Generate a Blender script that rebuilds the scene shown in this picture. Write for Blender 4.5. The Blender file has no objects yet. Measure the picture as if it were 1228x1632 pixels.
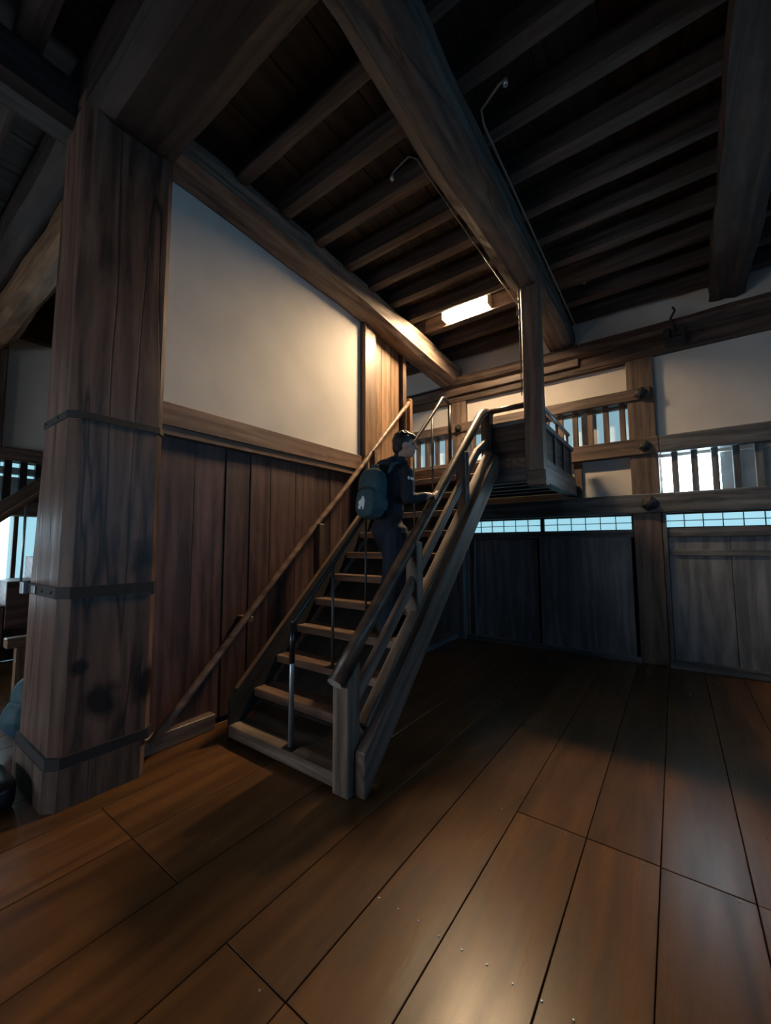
import bpy, bmesh, math, random
from mathutils import Vector, Matrix, Quaternion, noise
random.seed(7)
SC = bpy.context.scene
COL = SC.collection

# ------------------------------------------------------------------ camera
H = 1.55
FPX, PITCH, YAW, ROLL = 634.2, math.radians(4.648), math.radians(35.885), math.radians(-.198)
fw = Vector((-math.sin(YAW)*math.cos(PITCH), math.cos(YAW)*math.cos(PITCH), math.sin(PITCH)))
rt = Vector((math.cos(YAW), math.sin(YAW), 0)); up = rt.cross(fw)
rt2 = math.cos(ROLL)*rt + math.sin(ROLL)*up; up2 = -math.sin(ROLL)*rt + math.cos(ROLL)*up
cd = bpy.data.cameras.new('camera'); cam = bpy.data.objects.new('camera', cd); COL.objects.link(cam)
cam.matrix_world = Matrix(((rt2.x, up2.x, -fw.x, 0), (rt2.y, up2.y, -fw.y, 0), (rt2.z, up2.z, -fw.z, H), (0, 0, 0, 1)))
cd.sensor_fit = 'HORIZONTAL'; cd.sensor_width = 36; cd.lens = 36*FPX/1228; cd.clip_start = .02
SC.camera = cam

# ------------------------------------------------------------------ light and exposure
SC.view_settings.view_transform = 'Standard'; SC.view_settings.look = 'None'
SC.view_settings.gamma = 1; SC.view_settings.use_curve_mapping = False
SC.view_settings.exposure = 0.82
w = bpy.data.worlds.new('sky'); SC.world = w; w.use_nodes = True
w.node_tree.nodes['Background'].inputs[0].default_value = (.35, .68, 1, 1)
w.node_tree.nodes['Background'].inputs[1].default_value = 1.0
LAMP = 380.0            # stair lamp diffuser
FILL_LEFT = 2.5        # unseen lamp added behind the pillar to warm the left beam
FILL_SIDE = 7.0        # unseen right-wall windows, added for blue fill
FILL_REAR = 6.5        # unseen rear-wall windows, added to light the front faces
DAY = 12.0              # open window slots
PAPER = .47            # daylight through paper
WARM = (1, .72, .43)
DAYC = (.24, .60, 1)

# ------------------------------------------------------------------ materials
MATS = {}
def nt(name):
    m = bpy.data.materials.new(name); m.use_nodes = True
    t = m.node_tree; b = t.nodes['Principled BSDF']
    return m, t, b
def wood(key, dark, light, rough=.6, axis='z', bump=.35, fibre=1.0, stains=None, tint=.35, spec=.4, crack=.0, ramp=(.37, .74), blotch=1.3):
    k = (key, axis)
    if k in MATS: return MATS[k]
    m, t, b = nt('%s_wood_%s' % (key, axis)); N = t.nodes.new; L = t.links.new
    tc = N('ShaderNodeTexCoord'); oi = N('ShaderNodeObjectInfo')
    sc = N('ShaderNodeVectorMath'); sc.operation = 'SCALE'; sc.inputs[0].default_value = (37, 53, 71); L(oi.outputs['Random'], sc.inputs['Scale'])
    ad = N('ShaderNodeVectorMath'); ad.operation = 'ADD'; L(tc.outputs['Object'], ad.inputs[0]); L(sc.outputs[0], ad.inputs[1])
    def mp(al, ac):
        n = N('ShaderNodeMapping'); s = [ac]*3; s['xyz'.index(axis)] = al
        n.inputs['Scale'].default_value = s; L(ad.outputs[0], n.inputs[0]); return n
    def nz(mapn, scale, det, ro, dist):
        n = N('ShaderNodeTexNoise'); n.inputs['Scale'].default_value = scale; n.inputs['Detail'].default_value = det
        n.inputs['Roughness'].default_value = ro; n.inputs['Distortion'].default_value = dist; L(mapn.outputs[0], n.inputs['Vector']); return n
    a = nz(mp(.5, 4.0), 1.6, 7, .62, 1.4)
    f = nz(mp(2.2, 34.0), 1.0, 6, .8, .8)
    g = nz(mp(.8, 1.4), 1.3, 4, .6, .3)
    wv = N('ShaderNodeTexWave'); wv.wave_type = 'RINGS'; wv.rings_direction = axis.upper()
    wm = mp(.15, 1.3); L(wm.outputs[0], wv.inputs['Vector']); wv.inputs['Scale'].default_value = 2.6
    wv.inputs['Distortion'].default_value = 9.0; wv.inputs['Detail'].default_value = 3; wv.inputs['Detail Scale'].default_value = 1.2
    def mth(op, x, y):
        n = N('ShaderNodeMath'); n.operation = op
        for i, v in enumerate((x, y)):
            if hasattr(v, 'links'): L(v, n.inputs[i])
            else: n.inputs[i].default_value = v
        return n.outputs[0]
    v = mth('ADD', mth('MULTIPLY', a.outputs[0], .66), mth('ADD', mth('MULTIPLY', f.outputs[0], .28*fibre), mth('MULTIPLY', wv.outputs[0], .13)))
    r = N('ShaderNodeValToRGB'); r.color_ramp.elements[0].position = ramp[0]; r.color_ramp.elements[1].position = ramp[1]
    r.color_ramp.elements[0].color = (*dark, 1); r.color_ramp.elements[1].color = (*light, 1); L(v, r.inputs[0])
    rs = mth('ADD', mth('MULTIPLY', oi.outputs['Random'], tint), mth('ADD', mth('MULTIPLY', g.outputs[0], blotch), 1-.5*blotch-tint/2))
    mx = N('ShaderNodeMix'); mx.data_type = 'RGBA'; mx.blend_type = 'MULTIPLY'; mx.inputs['Factor'].default_value = 1
    L(r.outputs[0], mx.inputs['A']); L(rs, mx.inputs['B'])
    col = mx.outputs['Result']
    cn = nz(mp(.22, 3.2), 1.0, 3, .5, .4)
    ck = N('ShaderNodeMapRange'); L(mth('ABSOLUTE', mth('SUBTRACT', cn.outputs[0], .5), 0.0), ck.inputs[0]); ck.inputs['From Max'].default_value = .016; ck.inputs['To Min'].default_value = 1-crack
    if crack > 0:
        m3 = N('ShaderNodeMix'); m3.data_type = 'RGBA'; m3.blend_type = 'MULTIPLY'; m3.inputs['Factor'].default_value = 1
        L(col, m3.inputs['A']); L(ck.outputs[0], m3.inputs['B']); col = m3.outputs['Result']
    for (p, rad) in (stains or []):
        d = N('ShaderNodeVectorMath'); d.operation = 'SUBTRACT'; L(tc.outputs['Object'], d.inputs[0]); d.inputs[1].default_value = p
        dm = N('ShaderNodeVectorMath'); dm.operation = 'MULTIPLY'; L(d.outputs[0], dm.inputs[0]); dm.inputs[1].default_value = (1/rad[0], 1/rad[1], 1/rad[2])
        ln = N('ShaderNodeVectorMath'); ln.operation = 'LENGTH'; L(dm.outputs[0], ln.inputs[0])
        wob = nz(tc, 14, 4, .6, .5) if False else None
        n2 = N('ShaderNodeTexNoise'); n2.inputs['Scale'].default_value = 9; n2.inputs['Detail'].default_value = 4; L(tc.outputs['Object'], n2.inputs['Vector'])
        s = mth('ADD', ln.outputs['Value'], mth('MULTIPLY', mth('SUBTRACT', n2.outputs[0], .5), 1.6))
        mr = N('ShaderNodeMapRange'); mr.inputs['From Min'].default_value = .55; mr.inputs['From Max'].default_value = 1.25; L(s, mr.inputs[0])
        mr.inputs['To Min'].default_value = .12; mr.inputs['To Max'].default_value = 1
        m2 = N('ShaderNodeMix'); m2.data_type = 'RGBA'; m2.blend_type = 'MULTIPLY'; m2.inputs['Factor'].default_value = 1
        L(col, m2.inputs['A']); L(mr.outputs[0], m2.inputs['B']); col = m2.outputs['Result']
    L(col, b.inputs['Base Color'])
    rr = N('ShaderNodeMapRange'); L(v, rr.inputs[0]); rr.inputs['To Min'].default_value = rough+.1; rr.inputs['To Max'].default_value = rough-.1
    L(rr.outputs[0], b.inputs['Roughness'])
    b.inputs['Specular IOR Level'].default_value = spec
    bp = N('ShaderNodeBump'); bp.inputs['Strength'].default_value = bump; bp.inputs['Distance'].default_value = .004
    L(mth('ADD', v, mth('MULTIPLY', ck.outputs[0], .8)) if crack > 0 else v, bp.inputs['Height']); L(bp.outputs[0], b.inputs['Normal'])
    MATS[k] = m; return m
PAL = {
 'aged':   dict(crack=.5, dark=(.020,.013,.010), light=(.125,.080,.056), rough=.62),
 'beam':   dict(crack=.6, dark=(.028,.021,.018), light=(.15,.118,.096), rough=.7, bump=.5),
 'board':  dict(dark=(.022,.011,.010), light=(.125,.066,.054), rough=.5),
 'honey':  dict(dark=(.075,.040,.020), light=(.28,.165,.092), rough=.5),
 'rail':   dict(dark=(.060,.035,.023), light=(.25,.155,.105), rough=.42),
 'floor':  dict(dark=(.036,.015,.0058), light=(.170,.076,.026), rough=.30, bump=.22, fibre=.8, tint=.35, spec=.28, ramp=(.26, .86), blotch=.7),
 'post':   dict(crack=.3, dark=(.045,.031,.025), light=(.19,.130,.10), rough=.5),
 'dark_rail': dict(dark=(.030,.019,.014), light=(.125,.078,.055), rough=.36, bump=.2),
 'near_black':   dict(crack=.5, dark=(.010,.007,.006), light=(.050,.034,.028), rough=.6),  # even near-black brown of the two beams at the pillar head
 'stair_shade':   dict(dark=(.008,.007,.007), light=(.032,.026,.024), rough=.7),  # shade around the stairs, put into one dark wood colour
 'grey':   dict(crack=.4, dark=(.055,.040,.031), light=(.27,.195,.145), rough=.6),
 'slate':  dict(dark=(.055,.056,.058), light=(.22,.215,.21), rough=.5, fibre=.5, bump=.2),
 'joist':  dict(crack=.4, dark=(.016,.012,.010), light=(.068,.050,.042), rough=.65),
 'panel':  dict(dark=(.095,.10,.105), light=(.26,.265,.27), rough=.45, fibre=.35, bump=.15, tint=.2),
}
def W(key, axis='z', **kw): return wood(key, axis=axis, **{**PAL[key], **kw})
def plain(key, col, rough=.5, metal=0.0, emit=None, es=0.0, noise_amt=.0, nscale=6, spec=.5):
    if key in MATS: return MATS[key]
    m, t, b = nt(key); b.inputs['Base Color'].default_value = (*col, 1); b.inputs['Roughness'].default_value = rough; b.inputs['Metallic'].default_value = metal
    b.inputs['Specular IOR Level'].default_value = spec
    if noise_amt:
        N = t.nodes.new; tc = N('ShaderNodeTexCoord'); n = N('ShaderNodeTexNoise'); n.inputs['Scale'].default_value = nscale; n.inputs['Detail'].default_value = 6
        t.links.new(tc.outputs['Object'], n.inputs['Vector'])
        r = N('ShaderNodeValToRGB'); r.color_ramp.elements[0].position = .3; r.color_ramp.elements[1].position = .7
        r.color_ramp.elements[0].color = (*[c*(1-noise_amt) for c in col], 1); r.color_ramp.elements[1].color = (*[min(1, c*(1+noise_amt)) for c in col], 1)
        t.links.new(n.outputs[0], r.inputs[0]); t.links.new(r.outputs[0], b.inputs['Base Color'])
        bp = N('ShaderNodeBump'); bp.inputs['Strength'].default_value = .2; bp.inputs['Distance'].default_value = .004
        t.links.new(n.outputs[0], bp.inputs['Height']); t.links.new(bp.outputs[0], b.inputs['Normal'])
    if emit:
        b.inputs['Emission Color'].default_value = (*emit, 1); b.inputs['Emission Strength'].default_value = es
    MATS[key] = m; return m
PLASTER = plain('plaster', (.52, .49, .445), .85, noise_amt=.06, nscale=2.5, spec=.2)
IRON = plain('black_iron', (.009, .009, .010), .7, .0, noise_amt=.4, nscale=20)
STEEL = plain('grey_steel', (.30, .34, .36), .38, .7)
GUN2 = plain('worn_grey_metal', (.10, .10, .10), .42, .5)
GUN = plain('gunmetal_paint', (.03, .028, .028), .33, .3)
BLACKP = plain('black_paint', (.012, .012, .014), .3)
VARN = W('rail', 'z')
LAMPM = plain('lamp_diffuser', (.9, .85, .75), .5, emit=WARM, es=LAMP)
FILLM = plain('hidden_fill_glow', (.9, .85, .75), .5, emit=WARM, es=FILL_LEFT)
OPEN = plain('open_window_light', (.8, .9, 1), .5, emit=(.62, .85, 1), es=DAY)
FILLSIDE = plain('added_blue_fill_pane', (.8, .9, 1), .5, emit=DAYC, es=FILL_SIDE)
FILLREAR = plain('added_rear_fill_pane', (.8, .85, .9), .5, emit=(.84, .90, 1), es=FILL_REAR)
FILLREAR2 = plain('added_bright_rear_fill_pane', (.8, .85, .9), .5, emit=(.80, .90, 1), es=FILL_REAR*2)
OPENFAR = plain('far_window_pane', (.8, .9, 1), .5, emit=(.62, .85, 1), es=5.0)
PAPERM = plain('backlit_paper', (.7, .75, .76), .7, emit=(.40, .80, .95), es=PAPER)
PAPERD = plain('dim_backlit_paper', (.7, .75, .76), .7, emit=(.40, .74, .90), es=PAPER*.6)
SHUT = plain('grey_shutter', (.42, .43, .43), .7, noise_amt=.15)
CABLE = plain('grey_cable', (.09, .085, .08), .55)

# ------------------------------------------------------------------ helpers
def link(name, me, mat, parent=None):
    o = bpy.data.objects.new(name, me); COL.objects.link(o)
    if mat is not None: me.materials.append(mat)
    if parent is not None: o.parent = parent
    return o
def empty(name, loc=(0, 0, 0)):
    o = bpy.data.objects.new(name, None); COL.objects.link(o); o.location = loc; o.empty_display_size = .1; return o
def tag(o, label=None, cat=None, group=None, kind=None):
    if label: o['label'] = label
    if cat: o['category'] = cat
    if group: o['group'] = group
    if kind: o['kind'] = kind
    return o
def setloc(o, loc):
    p = o.parent
    o.location = Vector(loc) - (p_world(p) if p else Vector())
def p_world(p):
    v = Vector(p.location)
    while p.parent: p = p.parent; v += p.location
    return v
def mesh_bm(bm, name):
    bmesh.ops.recalc_face_normals(bm, faces=bm.faces[:])
    me = bpy.data.meshes.new(name); bm.to_mesh(me); bm.free(); return me
def boxmesh(sx, sy, sz, bev):
    bm = bmesh.new(); bmesh.ops.create_cube(bm, size=1); bmesh.ops.scale(bm, vec=(sx, sy, sz), verts=bm.verts[:])
    bev = min(bev, .3*min(sx, sy, sz))
    if bev > 0: bmesh.ops.bevel(bm, geom=bm.edges[:], offset=bev, segments=1, affect='EDGES')
    return bm
def ax(sx, sy, sz): return 'xyz'[max(range(3), key=lambda i: (sx, sy, sz)[i])]
def mt(mat, axis):
    return W(mat, axis) if isinstance(mat, str) else mat
def box(name, X, Y, Z, mat, parent=None, bev=.006, grain=None):
    s = (X[1]-X[0], Y[1]-Y[0], Z[1]-Z[0])
    o = link(name, mesh_bm(boxmesh(*s, bev), name), mt(mat, grain or ax(*s)), parent)
    setloc(o, ((X[0]+X[1])/2, (Y[0]+Y[1])/2, (Z[0]+Z[1])/2)); return o
def bar(name, p0, p1, wd, ht, mat, parent=None, bev=.006, upv=(0, 0, 1)):
    """box from p0 to p1; wd across, ht along upv"""
    p0, p1 = Vector(p0), Vector(p1); d = p1-p0; ln = d.length; y = d.normalized(); z = Vector(upv); z = (z-y*z.dot(y)).normalized(); x = y.cross(z)
    o = link(name, mesh_bm(boxmesh(wd, ln, ht, bev), name), mt(mat, 'y'), parent)
    R = Matrix((x, y, z)).transposed(); o.rotation_mode = 'QUATERNION'; o.rotation_quaternion = R.to_quaternion()
    setloc(o, (p0+p1)/2); return o
def poly_extrude(name, pts, axis, a, b, mat, parent=None, bev=.004, grain='y'):
    """polygon pts in the plane normal to axis ('x': pts are (y,z)), extruded from a to b"""
    bm = bmesh.new(); c = Vector((0, 0, 0))
    def P(u, v, t): return Vector((t, u, v)) if axis == 'x' else (Vector((u, t, v)) if axis == 'y' else Vector((u, v, t)))
    cs = P(sum(p[0] for p in pts)/len(pts), sum(p[1] for p in pts)/len(pts), (a+b)/2)
    va = [bm.verts.new(P(*p, a)-cs) for p in pts]; vb = [bm.verts.new(P(*p, b)-cs) for p in pts]
    bm.faces.new(va); bm.faces.new(vb[::-1])
    for i in range(len(pts)): j = (i+1) % len(pts); bm.faces.new((va[i], vb[i], vb[j], va[j]))
    if bev: bmesh.ops.bevel(bm, geom=bm.edges[:], offset=bev, segments=1, affect='EDGES')
    o = link(name, mesh_bm(bm, name), mt(mat, grain), parent); setloc(o, cs); return o
def tube(name, pts, r, mat, parent=None, n=10, smooth=True):
    pts = [Vector(p) for p in pts]; c = pts[0].copy(); bm = bmesh.new(); rings = []
    nrm = None
    for i, p in enumerate(pts):
        t = (pts[min(i+1, len(pts)-1)]-pts[max(i-1, 0)]).normalized()
        if nrm is None:
            nrm = t.orthogonal().normalized()
        nrm = (nrm-t*nrm.dot(t)).normalized(); bn = t.cross(nrm)
        rr = r[i] if isinstance(r, (list, tuple)) else r
        rings.append([bm.verts.new(p-c+(nrm*math.cos(2*math.pi*k/n)+bn*math.sin(2*math.pi*k/n))*rr) for k in range(n)])
    for a, b in zip(rings, rings[1:]):
        for k in range(n): bm.faces.new((a[k], a[(k+1) % n], b[(k+1) % n], b[k]))
    bm.faces.new(rings[0][::-1]); bm.faces.new(rings[-1])
    me = mesh_bm(bm, name)
    if smooth:
        for p in me.polygons: p.use_smooth = len(p.vertices) == 4
    o = link(name, me, mt(mat, 'y'), parent); setloc(o, c); return o
def log(name, secs, axis, mat, parent=None, n=14, jit=.012, sub=.12, power=4.0, seed=0):
    """hand-hewn beam: secs = [(t, u0, u1, z0, z1)] along axis ('x' or 'y'); wobbling rounded-rectangle section"""
    bm = bmesh.new(); rings = []
    t0, t1 = secs[0][0], secs[-1][0]; m = max(2, int((t1-t0)/sub)); c = None
    for i in range(m+1):
        t = t0+(t1-t0)*i/m
        for a, b in zip(secs, secs[1:]):
            if a[0]-1e-6 <= t <= b[0]+1e-6: break
        q = (t-a[0])/max(1e-6, b[0]-a[0]); u0, u1, z0, z1 = [a[k]+(b[k]-a[k])*q for k in (1, 2, 3, 4)]
        uc, zc, hu, hz = (u0+u1)/2, (z0+z1)/2, (u1-u0)/2, (z1-z0)/2; ring = []
        for k in range(n):
            th = 2*math.pi*(k+.5)/n; cx, sx = math.cos(th), math.sin(th)
            rr = (abs(cx)**power+abs(sx)**power)**(-1/power)
            w_ = jit*(noise.noise(Vector((t*1.1+seed*7.3, cx*1.3, sx*1.3)))*2.0 + .5*noise.noise(Vector((t*5+seed, cx*3, sx*3))))
            u, z = uc+(hu*rr+w_)*cx, zc+(hz*rr+w_)*sx
            P = Vector((u, t, z)) if axis == 'y' else Vector((t, u, z))
            if c is None: c = Vector((uc, (t0+t1)/2, zc)) if axis == 'y' else Vector(((t0+t1)/2, uc, zc))
            ring.append(bm.verts.new(P-c))
        rings.append(ring)
    for a, b in zip(rings, rings[1:]):
        for k in range(n): bm.faces.new((a[k], a[(k+1) % n], b[(k+1) % n], b[k]))
    bm.faces.new(rings[0][::-1]); bm.faces.new(rings[-1])
    me = mesh_bm(bm, name); o = link(name, me, mt(mat, axis), parent); setloc(o, c)
    if parent is None: pass
    return o
def knob(name, x, y, z, r, parent, dp=1.0):
    bm = bmesh.new()
    prof = [(r*1.15, 0), (r*1.15, .012), (r*.9, .02), (r*.75, .05), (r*.35, .066), (0.001, .07)]
    n = 6; rings = [[bm.verts.new((pr*math.cos(2*math.pi*k/n+.3), -h*dp, pr*math.sin(2*math.pi*k/n+.3))) for k in range(n)] for pr, h in prof]
    for a, b in zip(rings, rings[1:]):
        for k in range(n): bm.faces.new((a[k], a[(k+1) % n], b[(k+1) % n], b[k]))
    bm.faces.new(rings[0])
    o = link(name, mesh_bm(bm, name), IRON, parent); setloc(o, (x, y, z)); return o

# ================================================================== THE SETTING
X0, X1, Y0, Y1 = -7.4, 4.4, -4.2, 6.3
ZC = 4.98
# ---- floor: a sub-floor and single planks
fl = empty('floor', (0, 0, 0)); tag(fl, 'floor of wide reddish brown worn wooden planks', kind='structure')
box('subfloor', (X0-.2, X1+.2), (Y0-.2, Y1+.3), (-.20, -.045), 'aged', fl, 0)
seams = [-7.4, -6.95, -6.5, -6.05, -5.6, -5.15, -4.7, -4.25, -3.8, -3.3, -2.84, -2.41, -1.93, -1.5, -1.15, -.82, -.455, -.132, .21, .56, .92, 1.28, 1.66, 2.02, 2.4, 2.8, 3.2, 3.6, 4.0, 4.4]
for a, b in zip(seams, seams[1:]):
    if -.9 < a: cuts = [Y0, 2.43 + random.uniform(-.004, .004), Y1+.02]
    elif -2.9 < a < -2.0: cuts = [Y0, 1.03, Y1+.02]
    elif -1.6 < a < -1.0: cuts = [Y0, 1.0, Y1+.02]
    elif a < -3.5: cuts = [Y0, random.uniform(-1, 4), Y1+.02]
    else: cuts = [Y0, random.uniform(-1.5, -.2), random.uniform(3.6, 4.6), Y1+.02]
    for c0, c1 in zip(cuts, cuts[1:]):
        dz = random.uniform(-.0025, 0)
        box('floor_plank', (a+.0022, b-.0022), (c0+.002, c1-.002), (-.045+dz, dz), 'floor', fl, .0022, 'y')
for (xx, yy) in [(-1.13+i*.098, 1.505+.004*(i % 3)) for i in range(14)] + [(-1.25, 1.0-.03)] + [(-.9+i*.35, 2.40) for i in range(5)]:
    bm = bmesh.new(); bmesh.ops.create_cone(bm, cap_ends=True, segments=7, radius1=.0045, radius2=.003, depth=.004)
    o = link('nail', mesh_bm(bm, 'nail'), MATS['grey_steel'], fl); setloc(o, (xx, yy, .001))
# ---- ceiling boards
ce = empty('ceiling', (0, 0, ZC)); tag(ce, 'dark plank ceiling above the joists', kind='structure')
x = X0
while x < X1:
    wd = random.uniform(.34, .5); e = min(x+wd, X1+.05)
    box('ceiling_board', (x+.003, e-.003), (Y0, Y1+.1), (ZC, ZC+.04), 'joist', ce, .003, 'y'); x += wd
box('upper_floor', (X0-.4, X1+.2), (Y0-.2, Y1+.3), (ZC+.045, ZC+.16), 'aged', ce, 0)

# ---- joists, each a timber of its own
k = 0; jy = 6.05
while jy > Y0+.1:
    if not (jy < 1.42 and jy+.13 > .75):
        z0 = 4.765+random.uniform(-.012, .012); wj = .13+random.uniform(-.012, .02)
        if jy < .75: zz = z0
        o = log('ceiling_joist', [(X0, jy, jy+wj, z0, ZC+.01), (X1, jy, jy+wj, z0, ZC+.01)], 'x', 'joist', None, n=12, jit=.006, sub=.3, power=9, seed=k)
        ordn = ['', 'first', 'second', 'third', 'fourth', 'fifth', 'sixth', 'seventh', 'eighth', 'ninth']
        lab = 'ceiling joist that carries the glowing stair lamp' if k == 2 else ('ceiling joist over the top log of the barred window wall' if k == 0 else ('ceiling joist between the lamp joist and the barred window wall' if k == 1 else ('ceiling joist, %s from the lamp joist towards the dark cross beam' % ordn[k-2] if jy > 1.3 else 'square ceiling joist beyond the dark cross beam')))
        tag(o, lab, 'joist', 'row of ceiling joists')
    jy -= .465; k += 1

# ---- heavy beams
o = log('ceiling_beam', [(Y0, -1.43, -1.05, 4.47, 4.80), (1.5, -1.40, -1.04, 4.45, 4.80), (2.4, -1.44, -1.06, 4.44, 4.80), (3.2, -1.42, -1.05, 4.45, 4.80), (4.5, -1.37, -1.05, 4.45, 4.80), (6.32, -1.39, -1.06, 4.43, 4.80)], 'y', 'beam', jit=.016, seed=3, power=6)
tag(o, 'thick hewn ceiling beam resting on the landing post', 'beam')
o = log('ceiling_beam', [(Y0, .43, .86, 4.58, 4.80), (3, .43, .85, 4.58, 4.80), (4.6, .46, .84, 4.57, 4.80), (6.32, .50, .84, 4.58, 4.80)], 'y', 'joist', jit=.018, seed=5, power=6)
tag(o, 'gnarled cracked ceiling beam over the barred bright window', 'beam')
o = log('ceiling_beam', [(1.0, -3.36, -3.02, 4.60, 4.80), (1.5, -3.34, -2.98, 4.60, 4.84), (2.6, -3.32, -2.95, 4.57, 4.84), (3.9, -3.30, -2.96, 4.52, 4.82), (5.0, -3.27, -2.92, 4.40, 4.76), (6.32, -3.24, -2.90, 4.29, 4.66)], 'y', 'grey', jit=.012, seed=9, power=7)
tag(o, 'bowed log beam along the top of the white plaster wall', 'beam')
o = log('ceiling_beam', [(X0, .80, 1.36, 4.6, 4.99), (-3.6, .80, 1.36, 4.6, 4.99), (-3.3, .80, 1.36, 4.46, 4.99), (0, .80, 1.38, 4.46, 4.99), (X1, .80, 1.38, 4.46, 4.99)], 'x', 'near_black', jit=.012, seed=11, power=8)  # stretch left of the pillar added to darken the ceiling there
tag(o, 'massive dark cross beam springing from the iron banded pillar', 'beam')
o = log('ceiling_beam', [(X0-.02, .97, 1.24, 4.21, 4.60), (-6, .96, 1.24, 4.20, 4.60), (-4.6, .97, 1.23, 4.20, 4.60), (-3.4, .95, 1.23, 4.20, 4.60)], 'x', 'honey', jit=.014, seed=13, power=4)
tag(o, 'warm lit natural beam between pillar and far plaster wall', 'beam')
o = log('ceiling_beam', [(Y0, -3.52, -3.16, 4.46, 4.80), (.9, -3.52, -3.2, 4.46, 4.80)], 'y', 'near_black', jit=.012, seed=15, power=6)
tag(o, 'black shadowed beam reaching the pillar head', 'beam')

# ---- left partition wall
wl = empty('wall_left', (-3.3, 3.1, 0)); tag(wl, kind='structure')
ys = [1.36, 1.45, 1.772, 2.066, 2.325, 2.56, 2.89, 3.17, 3.43, 3.65, 3.95]
for a, b in zip(ys, ys[1:]):
    dx = random.uniform(-.008, .008)
    box('wall_board', (-3.34+dx, -3.295+dx), (a+.002, b-.002), (.05, 2.46), 'board', wl, .004, 'z')
for a, b in ((3.95, 4.3), (4.3, 4.66), (4.66, 5.0), (5.0, 5.35), (5.35, 5.7), (5.7, 6.12)):
    dx = random.uniform(-.006, .006)
    box('wall_board', (-3.34+dx, -3.295+dx), (a+.002, b-.002), (.05, 2.30), 'board', wl, .004, 'z')
box('plaster_panel', (-3.36, -3.27), (1.36, 3.96), (2.66, 4.72), PLASTER, wl, 0)
box('wall_rail', (-3.36, -3.215), (1.36, 3.93), (2.50, 2.69), 'rail', wl, .006)
box('wall_rail', (-3.36, -3.235), (1.36, 3.90), (2.43, 2.505), 'rail', wl, .006)
box('plinth', (-3.36, -3.22), (1.34, 1.99), (0, .125), 'post', wl, .006)
box('plinth', (-3.36, -2.96), (3.3, 6.26), (0, .10), 'slate', wl, .008)
box('door_post', (-3.36, -3.19), (3.965, 4.20), (1.6, 4.60), 'honey', wl, .008)
for a, b in ((4.20, 4.42), (4.42, 4.64), (4.64, 4.86)):
    box('door_board', (-3.33, -3.26), (a+.002, b-.002), (1.6, 4.58), 'honey', wl, .004)
box('gap_shade_strip', (-3.36, -3.28), (4.86, 4.91), (1.6, 4.56), BLACKP, wl, .002)  # black strip standing in for the dark gap between boards and post
box('door_post', (-3.36, -3.21), (4.91, 5.0), (1.6, 4.52), 'rail', wl, .006)
box('wall_core', (-3.42, -3.365), (1.36, 5.0), (0, 4.7), 'aged', wl, 0, 'z')
box('wall_core', (-3.42, -3.365), (5.0, 6.28), (0, 2.35), 'aged', wl, 0, 'z')
box('top_sill', (-3.42, -3.20), (5.0, 6.28), (2.35, 2.45), 'aged', wl, .006)
box('corner_post', (-3.28, -2.84), (6.12, 6.30), (.0, 2.0), 'slate', wl, .01)

# ---- back wall
YB = 6.3
wb = empty('wall_back', (-1.5, YB, 0)); tag(wb, kind='structure')
box('wall_core', (X0, X1), (YB+.25, YB+.30), (0, 5.0), 'aged', wb, 0, 'x')
def post(x0, x1, z1=4.30, pr=.06, mat='aged'): return box('wall_post', (x0, x1), (YB-pr, YB+.2), (0, z1), mat, wb, .012)
post(-.43, -.115, mat='post'); post(-3.07, -2.80, mat='post'); post(2.55, 2.87, mat='post'); post(-5.6, -5.3)
def rail(x0, x1, z0, z1, pr, mat='post', nm='wall_rail'): return box(nm, (x0, x1), (YB-pr, YB+.2), (z0, z1), mat, wb, .01)
rail(-7.4, 2.8, 1.945, 2.20, .10, 'slate'); rail(2.8, X1, 1.945, 2.20, .10, 'slate')
rail(-7.4, -.10, 2.725, 2.95, .09); rail(-.10, X1, 2.725, 2.95, .085, 'slate')
rail(-7.4, -.16, 3.475, 3.635, .09)
rail(-7.4, -.42, 4.02, 4.13, .07, 'aged'); rail(-7.4, -1.0, 4.13, 4.30, .12, 'post'); rail(-1.0, X1, 4.05, 4.24, .08, 'aged')
lg = log('top_log', [(-3.2, YB-.20, YB+.15, 4.26, 4.44), (-1.2, YB-.20, YB+.15, 4.24, 4.44), (1, YB-.18, YB+.15, 4.22, 4.46), (X1, YB-.18, YB+.15, 4.22, 4.46)], 'x', 'aged', wb, jit=.016, seed=21)
# plaster
def pl(x0, x1, z0, z1, back=.06): return box('plaster_panel', (x0, x1), (YB+back-.03, YB+back+.03), (z0, z1), PLASTER, wb, 0)
pl(-7.4, X1, 4.42, 5.0, .08)
pl(-.13, 2.56, 2.93, 4.08, .04); pl(2.85, X1, 2.93, 4.08, .04)
pl(-2.82, -.42, 3.62, 4.04, .04); pl(-5.3, -3.05, 3.62, 4.15, .04)
pl(-1.03, -.42, 2.18, 2.74, .04); pl(-2.82, -1.13, 2.18, 2.74, .04); pl(-7.4, -3.05, 2.18, 2.74, .04)
box('wall_post', (-1.14, -1.03), (YB-.03, YB+.15), (2.18, 2.74), 'aged', wb, .006)
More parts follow.
